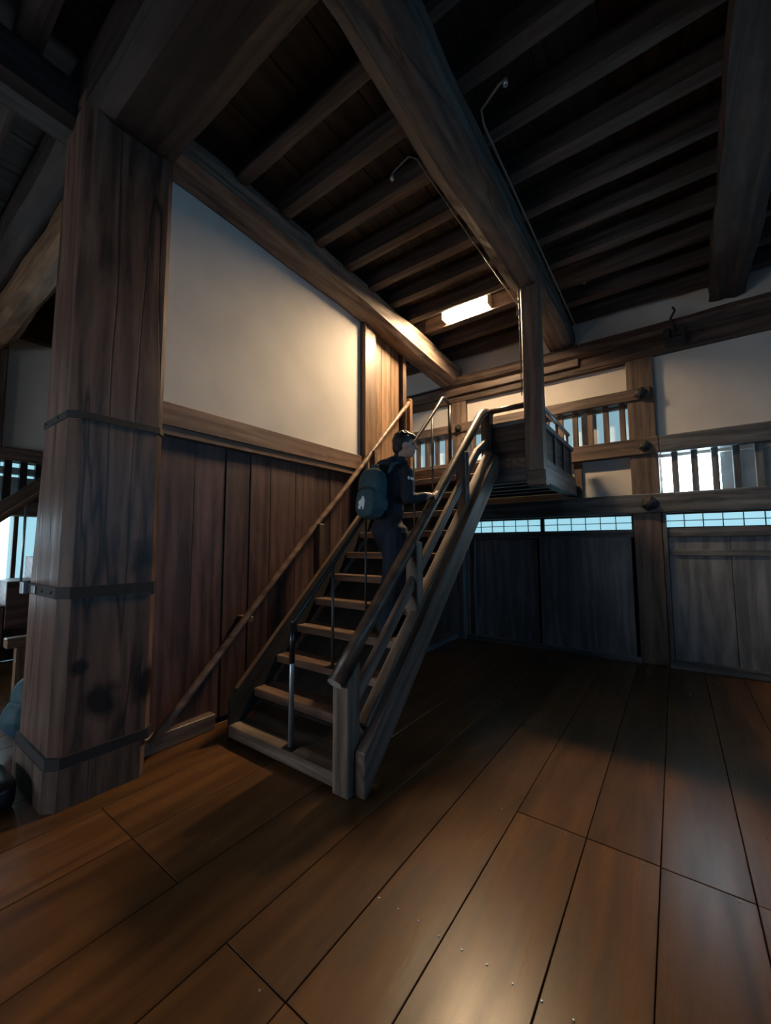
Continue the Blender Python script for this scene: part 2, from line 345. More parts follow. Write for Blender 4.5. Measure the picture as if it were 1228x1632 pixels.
# lower board panels, frame and sill
rail(-2.86, -.43, 1.63, 1.725, .05, 'slate', 'lintel'); rail(-.115, 2.56, 1.63, 1.745, .05, 'slate', 'lintel'); rail(2.86, X1, 1.63, 1.745, .05, 'slate', 'lintel'); rail(-7.4, -3.3, 1.63, 1.745, .05, 'slate', 'lintel')
box('sill', (-2.9, -.42), (YB-.10, YB+.2), (0, .075), 'slate', wb, .008); box('sill', (-.12, 2.56), (YB-.10, YB+.2), (0, .10), 'slate', wb, .008); box('sill', (2.86, X1), (YB-.1, YB+.2), (0, .1), 'slate', wb, .008)
box('stile', (-2.86, -2.74), (YB-.03, YB+.15), (.07, 1.64), 'slate', wb, .008)
box('stile', (-2.735, -2.70), (YB-.05, YB+.15), (.07, 1.64), 'slate', wb, .005)
box('board_panel', (-2.70, -1.70), (YB+.0, YB+.04), (.07, 1.64), 'panel', wb, .004, 'z')
box('board_panel', (-1.66, -.47), (YB-.045, YB+.0), (.07, 1.64), 'panel', wb, .004, 'z')
box('stile', (-.115, -.07), (YB-.07, YB+.15), (.0, 1.95), 'slate', wb, .005)
box('board_panel', (-.07, .54), (YB-.02, YB+.02), (.09, 1.64), 'panel', wb, .004, 'z')
box('board_panel', (.545, 1.2), (YB-.022, YB+.02), (.09, 1.64), 'panel', wb, .004, 'z')
box('board_panel', (1.205, 1.88), (YB-.02, YB+.02), (.09, 1.64), 'panel', wb, .004, 'z')
box('board_panel', (1.885, 2.55), (YB-.022, YB+.02), (.09, 1.64), 'panel', wb, .004, 'z')
box('board_panel', (2.87, X1), (YB-.02, YB+.02), (.09, 1.64), 'panel', wb, .004, 'z')
box('batten', (-.06, 2.54), (YB-.04, YB+.0), (1.40, 1.47), 'slate', wb, .005)
for (x, z, r, pr) in ((-.27, 3.555, .075, .09), (-.255, 2.835, .07, .085), (-.24, 2.07, .09, .10), (-2.93, 3.545, .06, .09), (-2.93, 2.07, .07, .1), (2.7, 2.835, .07, .085), (2.7, 2.07, .09, .1)):
    knob('nail_cover', x, YB-pr, z, r, wb)
# iron strap bracket on the top log
bk = empty('iron_bracket', (.13, YB-.22, 4.1)); tag(bk, 'black iron clamp bracket on the log above the white wall', 'bracket')
box('clamp_plate', (.02, .24), (YB-.235, YB-.17), (4.07, 4.16), IRON, bk, .006); box('clamp_jaw', (.02, .08), (YB-.26, YB-.17), (4.15, 4.28), IRON, bk, .006); box('clamp_jaw', (.18, .24), (YB-.26, YB-.17), (4.15, 4.28), IRON, bk, .006)
tube('hook_rod', [(.12, YB-.23, 4.15), (.13, YB-.24, 4.3), (.10, YB-.24, 4.4), (.15, YB-.23, 4.5), (.13, YB-.2, 4.56)], .014, IRON, bk, 8)

# ---- windows of the back wall
def shoji(nm, x0, x1, z0, z1, cols):
    wn = empty(nm, ((x0+x1)/2, YB+.03, z0)); tag(wn, kind='structure')
    for c in range(cols):
        a, b = x0+(x1-x0)*c/cols, x0+(x1-x0)*(c+1)/cols
        for r_ in range(2):
            zz0, zz1 = z0+(z1-z0)*r_/2, z0+(z1-z0)*(r_+1)/2
            box('paper_pane', (a, b), (YB+.045, YB+.055), (zz0, zz1), PAPERM, wn, 0)
    for c in range(cols+1):
        a = x0+(x1-x0)*c/cols
        box('muntin', (a-.005, a+.005), (YB+.025, YB+.043), (z0, z1), BLACKP, wn, .001)
    box('muntin', (x0, x1), (YB+.03, YB+.043), ((z0+z1)/2-.005, (z0+z1)/2+.005), BLACKP, wn, .001)
    for a, b in ((z0-.02, z0+.004), (z1-.004, z1+.02)): box('frame_rail', (x0-.02, x1+.02), (YB+.0, YB+.06), (a, b), 'aged', wn, .002)
    for a, b in ((x0-.025, x0), (x1, x1+.025)): box('frame_stile', (a, b), (YB+.0, YB+.06), (z0-.02, z1+.02), 'aged', wn, .002)
    return wn
shoji('window_1', -2.80, -1.645, 1.735, 1.925, 6)
shoji('window_2', -1.595, -.455, 1.735, 1.925, 6)
shoji('window_3', -.075, 1.06, 1.755, 1.925, 6)
shoji('window_4', 1.12, 2.50, 1.755, 1.925, 7)
shoji('window_5', 2.92, 4.2, 1.755, 1.925, 7)
def barred(nm, x0, x1, z0, z1, panes, off=0.0, barmat='post', y=YB):
    wn = empty(nm, ((x0+x1)/2, y+.1, z0)); tag(wn, kind='structure')
    n = int(round((x1-x0-off)/.2)); 
    for i in range(n):
        a = x0+off+i*.2
        if a+.09 < x1: box('window_bar', (a+.005, a+.075), (y-.015, y+.05), (z0, z1), barmat, wn, .006)
    for i in range(n+1):
        a = x0+off+i*.2-.1; a, b = max(a, x0), min(a+.2, x1)
        if b-a > .02: box('window_pane', (a, b), (y+.15, y+.16), (z0, z1), panes(i), wn, 0)
    box('eave_strip', (x0, x1), (y+.10, y+.15), (z1-.035, z1), PLASTER, wn, 0)
    return wn
barred('window_6', -2.80, -.43, 2.95, 3.475, lambda i: SHUT if i in (3, 9) else PAPERD, .06)
barred('window_7', -5.3, -3.07, 2.95, 3.475, lambda i: SHUT if i in (2, 8) else PAPERD, .06)
barred('window_8', -.115, 2.55, 2.20, 2.725, lambda i: OPEN if i < 3 else SHUT, .13, 'slate')
barred('window_9', 2.87, 4.3, 2.20, 2.725, lambda i: SHUT, .13, 'slate')

# ---- the other walls of the hall
def plain_wall(nm, X, Y): 
    e = empty(nm, ((X[0]+X[1])/2, (Y[0]+Y[1])/2, 0)); tag(e, kind='structure'); return e
wr = plain_wall('wall_right', (X1, X1+.2), (Y0, Y1))
box('wall_core', (X1+.14, X1+.2), (Y0, Y1+.3), (0, 5.0), 'aged', wr, 0, 'y')
box('board_dado', (X1, X1+.1), (Y0, Y1), (0, 1.7), 'slate', wr, 0, 'z'); box('plaster_panel', (X1+.03, X1+.1), (Y0, Y1), (2.9, 5.0), PLASTER, wr, 0)
box('wall_rail', (X1-.06, X1+.12), (Y0, Y1), (1.945, 2.2), 'slate', wr, .01); box('wall_rail', (X1-.06, X1+.12), (Y0, Y1), (2.725, 2.95), 'slate', wr, .01)
box('lintel', (X1-.03, X1+.12), (Y0, Y1), (1.65, 1.95), 'slate', wr, .01)
for yy in (-3.0, 0.0, 3.0): box('wall_post', (X1-.05, X1+.14), (yy-.16, yy+.16), (0, 5.0), 'slate', wr, .01)
for q, (wy0, wy1) in enumerate(((.16, 2.84), (-2.84, -.16), (3.16, 6.2))):
    wn = empty('window_%d' % (13+q), (X1+.1, (wy0+wy1)/2, 2.2)); tag(wn, kind='structure')  # unseen glowing window added to bring blue light from the right
    i = 0; a = wy0
    while a < wy1-.05:
        b = min(a+.21, wy1)
        box('window_pane', (X1+.11, X1+.12), (a, b), (2.2, 2.725), FILLSIDE, wn, 0)
        if a > wy0: box('window_bar', (X1-.02, X1+.06), (a-.042, a+.042), (2.2, 2.725), 'slate', wn, .006)
        a += .21
wf = plain_wall('wall_rear', (X0, X1), (Y0-.2, Y0))
WR = ((-6.9, -4.9), (-4.5, -2.5)); WZ0, WZ1 = .85, 1.95      # deep recesses for the added rear windows, cutting their upward light
box('wall_core', (X0-.3, X1+.2), (Y0-.70, Y0-.62), (0, 5.0), 'aged', wf, 0, 'x')
box('board_dado', (X0, X1), (Y0-.6, Y0), (0, WZ0), 'board', wf, 0, 'x')
for a, b in ((X0, WR[0][0]), (WR[0][1], WR[1][0]), (WR[1][1], X1)): box('wall_pier', (a, b), (Y0-.6, Y0), (WZ0, WZ1), 'board', wf, 0, 'z')
box('plaster_panel', (X0, X1), (Y0-.5, Y0-.05), (2.2, 5.0), PLASTER, wf, 0); box('wall_rail', (X0, X1), (Y0-.6, Y0+.04), (WZ1, 2.25), 'aged', wf, .01)
for q, (wx0, wx1) in enumerate(WR):
    wn = empty('window_%d' % (16+q), ((wx0+wx1)/2, Y0-.3, WZ0)); tag(wn, kind='structure')  # unseen glowing window added to light pillar and stair fronts
    a = wx0
    while a < wx1-.05:
        b = min(a+.4, wx1)
        box('window_pane', (a, b), (Y0-.56, Y0-.55), (WZ0, WZ1), FILLREAR2 if q == 0 else FILLREAR, wn, 0)
        if a > wx0: box('window_bar', (a-.03, a+.03), (Y0-.54, Y0-.46), (WZ0, WZ1), 'slate', wn, .006)
        a += .4
# far wall of the room behind the pillar
ws = plain_wall('wall_far', (X0-.2, X0), (Y0, Y1))
box('wall_core', (X0-.3, X0-.24), (Y0-.2, Y1+.3), (0, 5.0), 'aged', ws, 0, 'y')
box('plaster_panel', (X0-.10, X0-.04), (Y0, 1.20), (2.9, 4.6), PLASTER, ws, 0); box('plaster_panel', (X0-.10, X0-.04), (1.2, Y1), (2.9, 4.6), PLASTER, ws, 0)
box('wall_post', (X0-.12, X0+.06), (1.03, 1.255), (0, 5.0), 'aged', ws, .01)
for yy in (-2.1, 3.4): box('wall_post', (X0-.12, X0+.06), (yy, yy+.22), (0, 5.0), 'aged', ws, .01)
box('wall_rail', (X0-.12, X0+.06), (Y0, Y1), (2.725, 2.90), 'aged', ws, .01); box('wall_rail', (X0-.12, X0+.06), (Y0, Y1), (1.96, 2.16), 'aged', ws, .01); box('wall_rail', (X0-.12, X0+.05), (Y0, Y1), (4.5, 5.02), 'aged', ws, .01)
box('board_dado', (X0-.1, X0), (Y0, .3), (0, 1.97), 'board', ws, 0, 'z'); box('board_dado', (X0-.1, X0), (2.6, Y1), (0, 1.97), 'board', ws, 0, 'z'); box('board_dado', (X0-.1, X0), (.3, 2.6), (0, .75), 'board', ws, 0, 'z')
wn = empty('window_11', (X0-.1, 1.4, 2.16)); tag(wn, kind='structure')
for i in range(8):
    a = .96+i*.165
    box('window_bar', (X0-.10, X0-.02), (a+.02, a+.10), (2.16, 2.725), BLACKP, wn, .004)
box('window_shutter', (X0-.22, X0-.20), (.7, 2.4), (2.16, 2.52), SHUT, wn, 0); box('window_strip', (X0-.22, X0-.20), (.7, 2.4), (2.53, 2.56), PAPERM, wn, 0); box('window_shutter', (X0-.22, X0-.20), (.7, 2.4), (2.57, 2.66), SHUT, wn, 0); box('window_strip', (X0-.22, X0-.20), (.7, 2.4), (2.67, 2.725), PAPERM, wn, 0)
wn = empty('window_12', (X0-.1, 1.4, .8)); tag(wn, kind='structure')
box('window_pane', (X0-.14, X0-.13), (.3, 1.42), (.75, 1.96), OPENFAR, wn, 0)
for i in range(6): box('paper_pane', (X0-.14, X0-.13), (1.425+i*.19, 1.61+i*.19), (.75, 1.96), PAPERM, wn, 0)
for i in range(3): box('window_bar', (X0-.08, X0-.02), (.55+i*.45, .60+i*.45), (.75, 1.96), 'aged', wn, .004)

# ================================================================== THE PILLAR
pil = empty('timber_pillar', (-3.25, 1.1, 0)); tag(pil, 'massive square timber pillar bound with black iron bands', 'pillar')
def frustum(name, secs, mat, parent, bev=.035, sub=1):
    """secs=[(z,x0,x1,y0,y1)], chamfered corners"""
    bm = bmesh.new(); rings = []; c = Vector((-3.25, 1.1, 0))
    for (z, x0, x1, y0, y1) in secs:
        q = bev
        P = [(x0+q, y0), (x1-q*1.6, y0), (x1, y0+q*1.6), (x1, y1-q*1.3), (x1-q*1.3, y1), (x0+q, y1), (x0, y1-q), (x0, y0+q)]
        rings.append([bm.verts.new(Vector((a, b, z))-c) for a, b in P])
    for a, b in zip(rings, rings[1:]):
        for k in range(8): bm.faces.new((a[k], a[(k+1) % 8], b[(k+1) % 8], b[k]))
    bm.faces.new(rings[0][::-1]); bm.faces.new(rings[-1])
    o = link(name, mesh_bm(bm, name), mt(mat, 'z'), parent); setloc(o, c); return o
def pst(y, z, ry, rz): return ((.25, y-1.1, z), (.2, ry, rz))
PW = wood('pillar', dark=(.024, .014, .011), light=(.165, .095, .068), rough=.42, axis='z', bump=.5, crack=.8,
          stains=[pst(1.06, .56, .10, .12), pst(.93, .80, .05, .05), pst(1.27, 1.46, .08, .13), pst(1.33, .60, .07, .14)])
frustum('shaft', [(.27, -3.67, -3.0, .815, 1.375), (1.25, -3.66, -3.0, .815, 1.375), (2.38, -3.54, -3.0, .815, 1.378), (4.2, -3.44, -3.0, .80, 1.378), (4.62, -3.43, -3.0, .80, 1.378)], PW, pil)
frustum('base_cladding', [(0, -3.70, -2.985, .795, 1.345), (.235, -3.70, -2.985, .795, 1.345)], 'aged', pil)
def band(z0, z1, d, x0, nm='iron_band'):
    return frustum(nm, [(z0, x0-d, -3.0+d, .815-d, 1.375+d), (z1, x0-d, -3.0+d, .815-d, 1.375+d)], IRON, pil)
b1 = band(1.225, 1.295, .012, -3.66); b2 = band(2.355, 2.40, .010, -3.54); b3 = band(.235, .30, .014, -3.685)
box('band_lug', (-3.70, -3.62), (.775, .805), (1.22, 1.30), STEEL, b1, .004); box('band_slot', (-3.50, -3.42), (.79, .802), (1.235, 1.285), STEEL, b1, .003)
for xx in (-3.30, -3.12): knob('rivet', xx, .803, 1.26, .012, b1, .15)
for xx in (-3.45, -3.2): knob('rivet', xx, .805, 2.378, .010, b2, .15)

# ================================================================== THE STAIRCASE
RUN, RISE, SY, SZ = .232, .224, 1.93, .12
SL = RISE/RUN
st = empty('staircase', (-2.3, 1.93, 0)); tag(st, 'steep open wooden staircase climbing to the landing', 'staircase')
for k in range(11):
    y0, z1 = SY+RUN*k, SZ+RISE*k
    x1 = -1.75
    ty = .30 if k == 0 else .27
    t = box('tread', (-2.945, x1), (y0, y0+ty), (z1-.065 if k else 0.03, z1), 'rail' if k else 'grey', st, .006, 'x')
def stringer(name, x0, x1, up_, dn, mat, ya=1.96, yb=4.42, parent=st):
    zl = lambda y: SZ+SL*(y-SY)
    yd = SY+(-SZ-dn)/SL     # where the lower edge meets the floor
    pts = [(ya, 0), (yd, 0)] if yd > ya else [(ya, zl(ya)+dn)]
    pts += [(yb+.10, zl(yb+.10)+dn), (yb+.10, zl(yb+.10)+dn+.12), (yb-.02, zl(yb-.02)+up_), (ya, zl(ya)+up_)]
    th = math.atan(SL); cs, sn = math.cos(th), math.sin(th); oy, oz = ya, 0
    loc = [((y-oy)*cs+(z-oz)*sn, -(y-oy)*sn+(z-oz)*cs) for y, z in pts]
    bm = bmesh.new(); hw = (x1-x0)/2
    va = [bm.verts.new((-hw, a, b)) for a, b in loc]; vb = [bm.verts.new((hw, a, b)) for a, b in loc]
    bm.faces.new(va); bm.faces.new(vb[::-1])
    for q in range(len(loc)): bm.faces.new((va[q], vb[q], vb[(q+1) % len(loc)], va[(q+1) % len(loc)]))
    bmesh.ops.bevel(bm, geom=bm.edges[:], offset=.005, segments=1, affect='EDGES')
    o = link(name, mesh_bm(bm, name), mt(mat, 'y'), parent); o.rotation_euler = (th, 0, 0); setloc(o, ((x0+x1)/2, oy, oz)); return o
# grain runs up the slope: build the long boards as sloped bars
def slope_board(name, x0, x1, ya, yb, off0, off1, mat):
    zl = lambda y: SZ+SL*(y-SY)
    mid = (off0+off1)/2; ht = (off1-off0)*math.cos(math.atan(SL))
    return bar(name, ((x0+x1)/2, ya, zl(ya)+mid), ((x0+x1)/2, yb, zl(yb)+mid), x1-x0, ht, mat, st, .008)
stringer('side_board', -1.68, -1.60, .095, -.19, W('post', 'y'), 1.985, 4.40)
slope_board('side_board', -1.758, -1.66, 2.12, 4.44, -.03, .118, 'grey')
slope_board('shade_board', -2.94, -1.70, 2.25, 4.5, -.235, -.215, 'stair_shade')  # dark sheet added in place of the black void between treads
stringer('side_board', -2.975, -2.945, .19, -.16, W('stair_shade', 'y'), 1.94, 4.42)  # board's colour darkened to hold the shade beside the wall
slope_board('lit_edge_strip', -2.978, -2.940, 2.0, 4.40, .18, .205, 'rail')  # lighter wood paints the lit top edge of the left board
# newel, handrail, mid rail, balusters
poly_extrude('newel_post', [(1.925, 0), (2.045, 0), (2.045, .80), (1.925, .685)], 'x', -1.815, -1.685, 'grey', st, .006, 'z')
def zr(y): return SZ+SL*(y-SY)+.645
HX = -1.735
pts = [(HX, y, zr(y)) for y in [1.86, 2.2, 2.6, 3.0, 3.4, 3.8, 4.24]]
# bend at the top
for a in range(1, 8):
    q = (a-.5)/7; th = math.atan(SL)*(1-q); py, pz = pts[-1][1], pts[-1][2]
    pts.append((HX, py+.046*math.cos(th), pz+.046*math.sin(th)))
topz = pts[-1][2]
pts.append((HX, 4.56, topz))
tube('handrail', pts, .049, W('dark_rail', 'y'), st, 14)
d0 = Vector((0, -1, -SL)).normalized()
cap = tube('handrail_end', [Vector((HX, 1.86, zr(1.86)))+d0*.0005, Vector((HX, 1.86, zr(1.86)))+d0*.004], .0492, plain('worn_end_grain', (.30, .30, .29), .6, noise_amt=.3, nscale=30), st, 14)
mpts = [(-1.73, y, zr(y)-.235) for y in (2.0, 2.6, 3.2, 3.8, 4.15)]
bar('middle_rail', (-1.73, 2.03, zr(2.03)-.315), (-1.73, 4.14, zr(4.14)-.315), .05, .085, 'post', st, .008)
bar('middle_rail', (-1.73, 4.12, zr(4.12)-.315), (-1.73, 4.42, zr(4.30)-.315), .05, .085, 'post', st, .008)
for yy in (2.745, 3.70): box('baluster', (-1.785, -1.675), (yy, yy+.09), (SZ+SL*(yy-SY)+.09, zr(yy)+.02), 'grey', st, .006)
box('top_post', (-1.79, -1.68), (4.40, 4.52), (2.5, topz), 'aged', st, .008)

# ---- landing
la = empty('stair_landing', (-1.2, 4.5, 2.2)); tag(la, 'boxed wooden landing with parapet at the top of the staircase', 'landing')
box('corner_post', (-1.285, -1.095), (4.40, 4.575), (2.26, 4.48), 'post', la, .012)
box('edge_beam', (-2.95, -1.1), (4.44, 4.56), (2.24, 2.40), 'slate', la, .01); box('edge_beam', (-1.22, -1.10), (4.50, 6.22), (2.22, 2.42), 'slate', la, .01)
box('beam_end', (-1.26, -1.06), (4.34, 4.50), (2.17, 2.34), 'grey', la, .012)
for yy in (4.85, 5.2, 5.55, 5.9): box('floor_joist', (-2.95, -1.2), (yy, yy+.1), (2.26, 2.40), 'slate', la, .006)
xx = -2.95
while xx < -1.2:
    e = min(xx+.25, -1.13); box('landing_board', (xx+.002, e-.002), (4.45, 6.2), (2.40, 2.52), 'rail', la, .004, 'y'); xx += .25
# front parapet
box('parapet_board', (-1.68, -1.28), (4.46, 4.50), (2.40, 2.72), 'aged', la, .004); box('parapet_board', (-1.68, -1.28), (4.46, 4.50), (2.725, 2.90), 'aged', la, .004)
box('parapet_cap', (-1.70, -1.27), (4.44, 4.53), (2.90, 2.95), 'slate', la, .006)
tube('parapet_rail', [(-1.74, 4.47, topz), (-1.27, 4.47, topz)], .033, W('dark_rail', 'x'), la, 12)
# right parapet with open panels
box('parapet_sill', (-1.19, -1.11), (4.57, 6.2), (2.42, 2.49), 'slate', la, .006); box('parapet_cap', (-1.19, -1.10), (4.57, 6.08), (2.85, 2.91), 'slate', la, .006)
for yy in (4.60, 5.08, 5.55, 6.0): box('parapet_stile', (-1.18, -1.12), (yy, yy+.06), (2.48, 2.86), 'slate', la, .005)
for a, b in ((4.66, 5.08), (5.14, 5.55), (5.61, 6.0)): box('parapet_panel', (-1.165, -1.145), (a, b), (2.48, 2.86), 'aged', la, .002)
tube('metal_rail', [(-1.145, 4.58, 3.10), (-1.145, 5.98, 3.08)], .029, STEEL, la, 12)
for yy in (4.7, 5.3, 5.9): box('rail_bracket', (-1.16, -1.13), (yy, yy+.03), (2.90, 3.09), IRON, la, .003)

# ---- slim metal handrail up the middle of the flight
mh = empty('metal_handrail', (-2.28, 1.98, .12)); tag(mh, 'slim dark metal handrail standing on the middle of the treads', 'handrail')
MX = -2.27
def zm(y): return .985+1.0*(y-1.985)
ptop = [(MX, 1.985, .96), (MX, 2.0, 1.0)]+[(MX, y, zm(y)) for y in (2.2, 2.6, 3.0, 3.4, 3.8, 4.2)]+[(MX, 4.36, 3.375), (MX, 4.42, 3.39), (MX, 4.54, 3.36), (MX, 4.555, 3.32)]
tube('top_tube', ptop, .021, GUN, mh, 12)
pstk = [(1.985, 0, .019), (2.405, 2, .012), (2.83, 3, .011), (3.25, 5, .011), (3.67, 7, .011), (4.085, 9, .011)]
for (yy, k, r) in pstk:
    zb = SZ+RISE*k
    yv = yy
    p = tube('rail_post', [(MX, yv, zb), (MX, yv, zm(yv))], r, STEEL if k < 2 else GUN2, mh, 10)
    if k == 0:
        tube('grip_sleeve', [(MX, yv, .70), (MX, yv, .99)], .0205, BLACKP, mh, 10)
    box('foot_plate', (MX-.05, MX+.05), (yv-.04, yv+.04), (zb-.002, zb+.008), BLACKP, mh, .002)
tube('rail_post', [(MX, 4.555, 2.50), (MX, 4.555, 3.34)], .024, GUN, mh, 12)

# ---- wooden handrail along the partition wall
wh = empty('wooden_handrail', (-3.12, 1.45, .1)); tag(wh, 'honey brown wooden pole handrail sloping along the board wall', 'handrail')
def zw(y): return .13+1.0105*(y-1.425)
tube('pole', [(-3.12+.006*math.sin(y*4), y, zw(y)+.008*math.sin(y*3)) for y in [1.42+i*.22 for i in range(17)]], .030, W('rail', 'y'), wh, 12)
box('end_post', (-3.155, -3.085), (4.90, 4.97), (2.5, zw(4.95)+.03), 'honey', wh, .006)
box('support_post', (-3.15, -3.06), (3.03, 3.10), (1.1, zw(3.05)), 'rail', wh, .005)
box('support_post', (-3.15, -3.06), (4.0, 4.07), (2.0, zw(4.03)), 'honey', wh, .005)
box('wall_bracket', (-3.30, -3.135), (2.22, 2.28), (zw(2.2)-.06, zw(2.2)-.01), 'rail', wh, .004)

# ---- the lamp over the stairs, fixed to the side of a joist
lm = empty('stair_lamp', (-2.22, 5.07, 4.9)); tag(lm, 'glowing warm box lamp fixed to a joist above the stairs', 'lamp')
box('diffuser', (-2.55, -1.89), (4.955, 5.085), (4.795, 4.935), LAMPM, lm, .035)
LW = plain('lamp_white', (.45, .40, .32), .5)
box('backplate', (-2.57, -1.87), (5.085, 5.118), (4.79, 4.96), LW, lm, .004); box('light_stop_cover', (-2.57, -1.87), (4.965, 5.118), (4.938, 4.955), LW, lm, .003)  # top plate added to keep lamp light off the ceiling
for a, b in ((-2.572, -2.552), (-1.888, -1.868)): box('light_stop_cap', (a, b), (4.952, 5.118), (4.785, 4.955), LW, lm, .004)  # caps added to block sideways light on the mount board
box('mount_board', (-2.92, -1.45), (5.098, 5.122), (4.762, 4.97), 'aged', lm, .003)
lm2 = empty('added_fill_lamp', (-3.75, 1.2, 3.2)); tag(lm2, 'added warm fill light hidden behind the iron banded pillar', 'lamp')  # made-up hidden lamp, placed to warm the underside of the left beam
box('diffuser', (-3.62, -3.54), (1.12, 1.30), (3.1, 3.4), FILLM, lm2, .02); box('backplate', (-3.545, -3.47), (1.10, 1.32), (3.08, 3.42), MATS['lamp_white'], lm2, .004)

# ---- wiring on the central beam
cb = empty('conduit', (-.95, 2.5, 4.55)); tag(cb, 'thin grey conduit run beside the thick hewn beam', 'conduit')
tube('pipe', [(-.75, 2.40, 4.60), (-.80, 2.42, 4.62), (-.95, 2.48, 4.60), (-.965, 2.56, 4.57), (-.965, 4.2, 4.57), (-.965, 6.0, 4.57), (-.965, 6.08, 4.54), (-.965, 6.1, 4.35)], .0085, CABLE, cb, 8)
tube('sensor', [(-.75, 2.40, 4.60), (-.75, 2.40, 4.56)], .016, STEEL, cb, 8)
cb = empty('cable', (-1.47, 2.5, 4.5)); tag(cb, 'pale cable clipped to the beam edge with a hooked end', 'cable')
tube('wire', [(-1.71, 2.47, 4.53), (-1.70, 2.47, 4.56), (-1.53, 2.44, 4.57), (-1.475, 2.47, 4.54), (-1.465, 2.7, 4.52), (-1.46, 3.4, 4.52), (-1.44, 4.3, 4.51), (-1.42, 4.9, 4.50)], .006, CABLE, cb, 8)
cd2 = empty('cable', (-1.30, 4.39, 3.2)); tag(cd2, 'thin pale cable running down the landing post', 'cable')
tube('wire_drop', [(-1.30, 4.385, 4.46), (-1.297, 4.39, 4.2), (-1.297, 4.39, 3.7), (-1.297, 4.39, 3.2)], .006, CABLE, cd2, 8)
tube('sensor', [(-1.71, 2.47, 4.54), (-1.71, 2.47, 4.50)], .014, STEEL, cb, 8)
for (xx, yy, lab) in ((-.05, 3.75, 'tiny pale sensor dot on the joists beside the cracked beam'), (-1.65, 5.5, 'tiny pale sensor beside the stair lamp'), (-.75, 5.28, 'tiny pale sensor on the joists by the conduit end')):
    s = empty('sprinkler', (xx, yy, 4.8)); tag(s, lab, 'sensor')
    tube('stem', [(xx, yy, 4.99), (xx, yy, 4.80)], .012, STEEL, s, 8); tube('rosette', [(xx, yy, 4.802), (xx, yy, 4.79)], .024, CABLE, s, 8)

# ================================================================== THE ROOM BEHIND THE PILLAR
fs = empty('far_staircase', (-6.7, 1.4, 0)); tag(fs, 'dark staircase with slim balusters beyond the pillar', 'staircase')
SX = -6.5
def fz(y, o): return o+.95*(y-1.2)
bar('handrail', (SX, .4, fz(.4, 1.93)), (SX, 2.4, fz(2.4, 1.93)), .05, .05, 'honey', fs, .006)
bar('side_board', (SX-.25, .2, fz(.2, 1.98)), (SX-.25, 2.6, fz(2.6, 1.98)), .05, .20, 'aged', fs, .006)
for i in range(7):
    yy = .35+i*.30
    box('step_block', (SX-.7, SX-.02), (yy, yy+.29), (max(0, fz(yy, .95)-.45), fz(yy, .95)+.12), 'board', fs, .006, 'y')
    tube('baluster', [(SX, yy+.12, fz(yy, 1.05)), (SX, yy+.12, fz(yy+.12, 1.92))], .014, STEEL, fs, 8)
lr = empty('low_railing', (-5.5, 1.2, 0)); tag(lr, 'low orange brown wooden railing behind the pillar', 'railing')
box('post', (-5.54, -5.46), (1.15, 1.24), (0, .52), 'honey', lr, .006); box('cap_rail', (-5.56, -5.44), (1.07, 2.0), (.52, .62), 'honey', lr, .01); box('post', (-5.54, -5.46), (1.85, 1.94), (0, .52), 'honey', lr, .006)
box('lower_rail', (-5.52, -5.48), (1.24, 1.85), (.2, .26), 'honey', lr, .005)

# ================================================================== PEOPLE
def ell(bm, c, r, rot=None, seg=16):
    M = Matrix.Translation(Vector(c)) @ (rot.to_4x4() if rot else Matrix()) @ Matrix.Diagonal((*r, 1))
    bmesh.ops.create_uvsphere(bm, u_segments=seg, v_segments=seg//2+2, radius=1, matrix=M)
def limb(bm, pts, rad):
    """tapered capsules through pts"""
    pts = [Vector(p) for p in pts]
    for i, p in enumerate(pts): bmesh.ops.create_icosphere(bm, subdivisions=2, radius=rad[i], matrix=Matrix.Translation(p))
    for a, b, ra, rb in zip(pts, pts[1:], rad, rad[1:]):
        d = b-a
        if d.length < 1e-5: continue
        q = Vector((0, 0, 1)).rotation_difference(d.normalized())
        bmesh.ops.create_cone(bm, cap_ends=True, segments=14, radius1=ra, radius2=rb, depth=d.length, matrix=Matrix.Translation((a+b)/2) @ q.to_matrix().to_4x4())
def fuse(name, bm, vox, mats, pick, parent, smooth=4, loc=(0, 0, 0)):
    """union of the shapes into one continuous skin; pick(centre)-> material slot"""
    me = bpy.data.meshes.new(name+'_raw'); bm.to_mesh(me); bm.free()
    o = bpy.data.objects.new(name, me); COL.objects.link(o)
    m = o.modifiers.new('r', 'REMESH'); m.mode = 'VOXEL'; m.voxel_size = vox; m.use_smooth_shade = True
    s = o.modifiers.new('s', 'SMOOTH'); s.factor = .5; s.iterations = smooth
    dg = bpy.context.evaluated_depsgraph_get(); dg.update()
    nm = bpy.data.meshes.new_from_object(o.evaluated_get(dg)); nm.name = name
    o.modifiers.clear(); o.data = nm; bpy.data.meshes.remove(me)
    nm.materials.clear()
    for mm in mats: nm.materials.append(mm)
    for p in nm.polygons:
        p.material_index = pick(p.center); p.use_smooth = True
    for v in nm.vertices: v.co -= Vector(loc)
    if parent: o.parent = parent
    setloc(o, loc); return o
SKIN = plain('skin', (.46, .27, .19), .5); HAIR = plain('black_hair', (.012, .010, .010), .55)
JACK = plain('navy_jacket', (.007, .012, .020), .8, noise_amt=.3, nscale=25); TROU = plain('navy_trousers', (.007, .017, .034), .85, noise_amt=.3, nscale=20)
SHOE = plain('dark_shoes', (.02, .02, .022), .6); TEAL = plain('teal_canvas', (.028, .070, .082), .75, noise_amt=.25, nscale=30); WHITE = plain('white_print', (.75, .78, .78), .7)
TEALJ = plain('teal_jacket', (.006, .045, .062), .7, noise_amt=.2, nscale=15)

